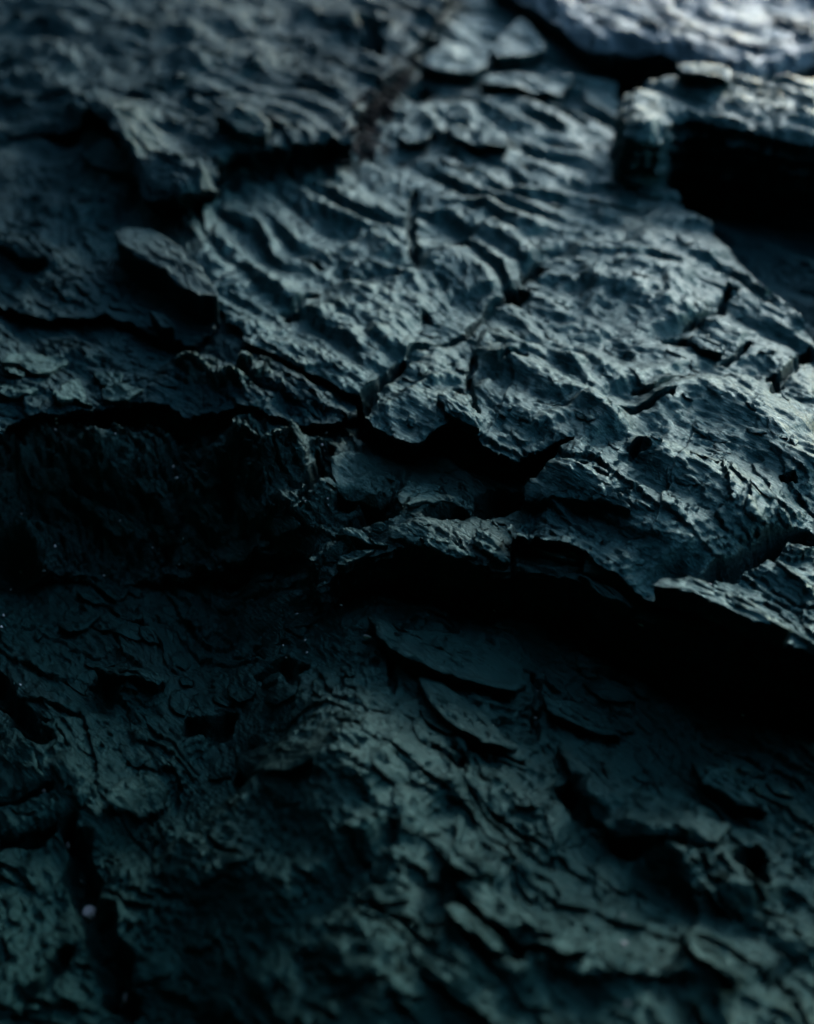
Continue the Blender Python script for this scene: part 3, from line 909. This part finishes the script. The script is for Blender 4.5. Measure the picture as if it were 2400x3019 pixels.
scatter(main, ZC, (900, 900, 2400, 1700), 70, .012, 1)
scatter(main, ZC, (1200, 300, 2200, 900), 22, .022, 2)
scatter(ledge, ZB, (900, 1350, 2000, 1850), 90, .011, 3)
scatter(ledge, ZB, (0, 1300, 900, 1700), 50, .014, 4)
scatter(shelf, ZJ, (0, 1000, 1000, 1260), 60, .013, 5)
scatter(left, ZF2, (0, 550, 640, 960), 60, .016, 6)
scatter(upper, ZF, (0, 0, 1200, 420), 60, .028, 7)
scatter(bed, 0, (0, 1750, 2400, 3000), 170, .020, 8)
scatter(block, ZG, (1850, 220, 2400, 390), 10, .025, 9)
scatter(far, ZH, (1600, 0, 2400, 190), 30, .035, 10)

# ---------------------------------------------------------------- chips, shell bits and lichen caught on the rock
_hosts = [bed, ledge, main, shelf, left, upper, block, far, low]


def hit(u, v):
    """walk the line of sight down to the first bed it meets"""
    x1, y1 = unproj(u, v, -.12)
    a = np.array([0, 0, CAM_H]); b = np.array([x1, y1, -.12])
    t = np.linspace(.45, 1, 900)
    q = a[None] + (b - a)[None] * t[:, None]
    top = np.full(len(t), -9.)
    for h_ in _hosts:
        top = np.fmax(top, sample(ZM[h_.name], q[:, 0], q[:, 1]))
    k = np.argmax(q[:, 2] <= top)
    return Vector(q[k]) if k else Vector((b[0], b[1], -.1))


def plain(name, col, rough):
    m = bpy.data.materials.new(name); m.use_nodes = True
    bs = m.node_tree.nodes['Principled BSDF']
    N = m.node_tree.nodes; L = m.node_tree.links
    n = N.new('ShaderNodeTexNoise'); n.inputs['Scale'].default_value = 400; n.inputs['Detail'].default_value = 5
    tc = N.new('ShaderNodeTexCoord'); L.new(tc.outputs['Object'], n.inputs['Vector'])
    r = N.new('ShaderNodeValToRGB')
    r.color_ramp.elements[0].position = .3; r.color_ramp.elements[1].position = .7
    r.color_ramp.elements[0].color = (*[c * .5 for c in col], 1); r.color_ramp.elements[1].color = (*col, 1)
    L.new(n.outputs['Fac'], r.inputs[0]); L.new(r.outputs[0], bs.inputs['Base Color'])
    bs.inputs['Roughness'].default_value = rough
    bp = N.new('ShaderNodeBump'); bp.inputs['Distance'].default_value = .0006; L.new(n.outputs['Fac'], bp.inputs['Height'])
    L.new(bp.outputs[0], bs.inputs['Normal'])
    return m


M_SHELL = plain('shell', (.85, .76, .70), .5)
M_QUARTZ = plain('quartz', (.50, .49, .45), .45)
M_LICHEN = plain('lichen', (.012, .015, .011), .9)
import bmesh


def lump(bm, c, r, squash, seed, sub=2, rot=0.0):
    q = bmesh.ops.create_icosphere(bm, subdivisions=sub, radius=1.0)
    rr = random.Random(seed)
    k = [Vector((rr.gauss(0, 1), rr.gauss(0, 1), rr.gauss(0, 1))).normalized() for _ in range(7)]
    am = [rr.uniform(.62, .95) for _ in k]
    for v in q['verts']:
        p = v.co.copy()
        for kk, a_ in zip(k, am):          # knock flat facets off
            d = p.dot(kk)
            if d > a_:
                p -= kk * (d - a_)
        p = Vector((p.x * r * squash[0], p.y * r * squash[1], p.z * r * squash[2]))
        p = Vector((p.x * math.cos(rot) - p.y * math.sin(rot), p.x * math.sin(rot) + p.y * math.cos(rot), p.z))
        v.co = p + c


def chip(u, v, px, sq, rot, mat, name, label, cat, seed, group=None):
    p = hit(u, v)
    dist = (p - Vector((0, 0, CAM_H))).length
    r = px / FPX * dist
    bm = bmesh.new()
    lump(bm, Vector((0, 0, 0)), r, sq, seed, 2, rot)
    me = bpy.data.meshes.new(name); bm.to_mesh(me); bm.free()
    me.materials.append(mat)
    o = bpy.data.objects.new(name, me); scene.collection.objects.link(o)
    o.location = p + Vector((0, 0, r * sq[2] * .55))
    o['label'] = label; o['category'] = cat
    if group:
        o['group'] = group
    return o


chip(268, 2702, 27, (1.0, .8, .8), 2.2, M_SHELL, 'shell_fragment', 'white rounded shell fragment, brightest speck, in the lower left crack', 'shell fragment', 1)
chip(130, 2334, 12, (1.3, .5, .5), 1.9, M_QUARTZ, 'shell_fragment', 'thin pale shell sliver beside the black patch at left', 'shell fragment', 2)
chip(200, 2494, 14, (1.3, .55, .5), 2.1, M_QUARTZ, 'shell_fragment', 'cream elongated fragment just below the black patch in the left crack', 'shell fragment', 3)
chip(372, 2945, 14, (1.2, .7, .6), 1.5, M_QUARTZ, 'pebble', 'blurred grey pebble nearest the camera at lower left', 'pebble', 4)
chip(1457, 1812, 8, (.7, .6, 1.7), .4, M_SHELL, 'shell_fragment', 'small upright cream chip on the black face under the long ledge', 'shell fragment', 5)
chip(1083, 1880, 10, (1.4, .7, .6), -.4, M_SHELL, 'quartz_chip', 'shiny white chip at the top corner of the big lens shaped plate', 'quartz chip', 6)
chip(880, 1818, 11, (1.5, .8, .7), -.3, M_QUARTZ, 'quartz_chip', 'bluish white crumb on the brink below the black gully', 'quartz chip', 7)
chip(1893, 1843, 9, (1.6, .6, .4), -.5, M_SHELL, 'quartz_chip', 'flat white chip lying under the right end of the long ledge', 'quartz chip', 8)
chip(948, 1314, 6, (1, .8, .9), 0, M_SHELL, 'quartz_chip', 'tiny bright curl high in the crack beside the hollow block', 'quartz chip', 9)
chip(1838, 2786, 9, (1, .8, .8), 0, M_QUARTZ, 'quartz_chip', 'round pale crumb in the blurred seam at lower right', 'quartz chip', 10)
chip(1812, 2625, 11, (1.0, .6, .7), 1.1, M_QUARTZ, 'quartz_chip', 'hooked pale chip beside the black recess at lower right', 'quartz chip', 11)
chip(1805, 2575, 8, (1.4, .6, .7), 2.0, M_QUARTZ, 'quartz_chip', 'slim pale chip just above the hooked one at lower right', 'quartz chip', 12)
chip(1690, 2328, 7, (1, .8, .8), .5, M_SHELL, 'quartz_chip', 'small bright crumb at the upper tip of the thick lower right plate', 'quartz chip', 13)
chip(2272, 885, 9, (1, 1, .7), 0, M_FORE, 'pebble', 'dark pebble in a pit at the right rim of the rippled slab', 'pebble', 14)
chip(2095, 1727, 9, (1.5, .7, .5), -.6, M_QUARTZ, 'quartz_chip', 'pale chip at the lower tip of the sloping ridge on the right', 'quartz chip', 15)
def grain_label(u, v):
    if v < 1300:
        return 'tiny pale quartz grain under the scaly plates' if u < 800 else 'tiny pale quartz grain in the crack by the hollow block'
    if u < 200:
        return 'tiny pale quartz grain in the thin seam at the far left'
    if u < 600:
        return 'tiny pale quartz grain scattered on the dark slope at left'
    if u < 1300:
        return 'tiny pale quartz grain in the joint beside the hollow block'
    if v < 2000:
        return 'tiny pale quartz grain on the black ledge face'
    return 'tiny pale quartz grain in the blurred seam at lower right' if u > 1200 else 'tiny pale quartz grain near the bluish crumb below the gully'


specks = [(1835, 2440), (1850, 2960), (1822, 2500), (1795, 2560), (1848, 2880), (240, 2600), (225, 2530), (355, 2900), (385, 3005), (120, 2300), (60, 2020), (835, 1905), (845, 1940), (900, 1890), (905, 1925), (165, 1236), (167, 1250), (164, 1268), (340, 1279), (512, 1376), (521, 1412), (540, 1510), (354, 1540), (163, 1610), (530, 1667), (307, 1697), (215, 1696), (130, 1684),
          (70, 1392), (64, 1516), (62, 1688), (50, 1700), (32, 1740), (10, 1815), (4, 1850), (962, 1278), (955, 1330), (900, 1480), (965, 1470), (968, 1490), (1005, 1785), (540, 1590),
          (1370, 1150), (1838, 2700), (1842, 2840), (1850, 2910), (1770, 2480), (450, 1615), (1478, 1812), (770, 1310), (1240, 1905), (1585, 2040), (1578, 2120), (2190, 2110)]
for i_, (u, v) in enumerate(specks):
    r_ = random.Random(i_)
    chip(u, v, r_.uniform(2.8, 5.2), (r_.uniform(.8, 1.5), r_.uniform(.6, .9), r_.uniform(.6, 1.2)), r_.uniform(0, 3), M_SHELL if i_ % 3 else M_QUARTZ, 'quartz_grain',
         grain_label(u, v), 'quartz grain', 100 + i_, 'quartz grains in the joints')

bm = bmesh.new()
r_ = random.Random(5)
c0 = hit(1130, 340)
line = [(1205, 195), (1160, 260), (1110, 330), (1075, 400), (1090, 450)]
for i_ in range(420):
    k = r_.random() * (len(line) - 1)
    a_, b_ = line[int(k)], line[int(k) + 1]
    f_ = k - int(k)
    u = a_[0] + (b_[0] - a_[0]) * f_ + r_.gauss(0, 26); v = a_[1] + (b_[1] - a_[1]) * f_ + r_.gauss(0, 22)
    p = hit(u, v)
    lump(bm, p - c0 + Vector((0, 0, r_.uniform(0, .01))), r_.uniform(.002, .006), (r_.uniform(.6, 1.5), r_.uniform(.5, 1.1), r_.uniform(.5, 1)), i_, 1, r_.uniform(0, 3))
me = bpy.data.meshes.new('lichen'); bm.to_mesh(me); bm.free(); me.materials.append(M_LICHEN)
o = bpy.data.objects.new('lichen', me); o.location = c0; scene.collection.objects.link(o)
o['label'] = 'crumbly brown lichen crusting the edge between the upper slab and the rippled slab'; o['category'] = 'lichen'; o['kind'] = 'stuff'

# ---------------------------------------------------------------- unseen hill added to block low sky light from the left
def sky_blocker():
    n, m = 160, 30
    az = np.linspace(-2.6, .10, n)[None, :].repeat(m, 0); q = np.linspace(0, 1, m)[:, None].repeat(n, 1)
    top = (62 + 6 * gn(az * 5, az * 0, 95) + 1.5 * gn(az * 24, az * 0, 96)) * sstep((.10 - az) / .16 + .02)
    r = 45 + 22 * q + 2.5 * gn(az * 9, q * 4, 97)
    z = -1 + (top + 1) * np.sin(np.minimum(q * 1.4, 1) * math.pi / 2) * (1 - .3 * np.clip(q - .7, 0, 1)) + .8 * gn(az * 40, q * 12, 98) * q
    ids = np.arange(az.size).reshape(az.shape)
    f = np.stack([ids[:-1, :-1].ravel(), ids[:-1, 1:].ravel(), ids[1:, 1:].ravel(), ids[1:, :-1].ravel()], 1)
    new_obj('sky_blocker', np.stack([(r * np.sin(az)).ravel(), (r * np.cos(az)).ravel(), z.ravel()], 1), f, M_FORE, None, True, kind='structure')


sky_blocker()

# plates on the dark slope at the left, set where the line of sight meets it
for i_, pl in enumerate([
        [(400, 1425), (440, 1402), (500, 1450), (490, 1480), (430, 1470)], [(270, 1512), (310, 1500), (380, 1540), (440, 1580), (430, 1600), (340, 1590), (290, 1550)],
        [(540, 1372), (620, 1400), (665, 1450), (600, 1445)], [(440, 1552), (480, 1560), (520, 1600), (470, 1605)], [(230, 1482), (280, 1465), (312, 1490), (260, 1515)],
        [(690, 1500), (760, 1480), (860, 1520), (900, 1580), (820, 1600), (730, 1560)], [(80, 1400), (160, 1385), (230, 1420), (180, 1460), (100, 1450)],
        [(560, 1500), (640, 1520), (680, 1580), (600, 1570)], [(620, 1620), (720, 1610), (800, 1650), (740, 1680), (650, 1660)]]):
    q = [hit(u, v) for u, v in pl]
    flake([(p.x, p.y) for p in q], ledge, .005, tilt=.15, seed=60 + i_, n=44, mat=M_FLAKE)
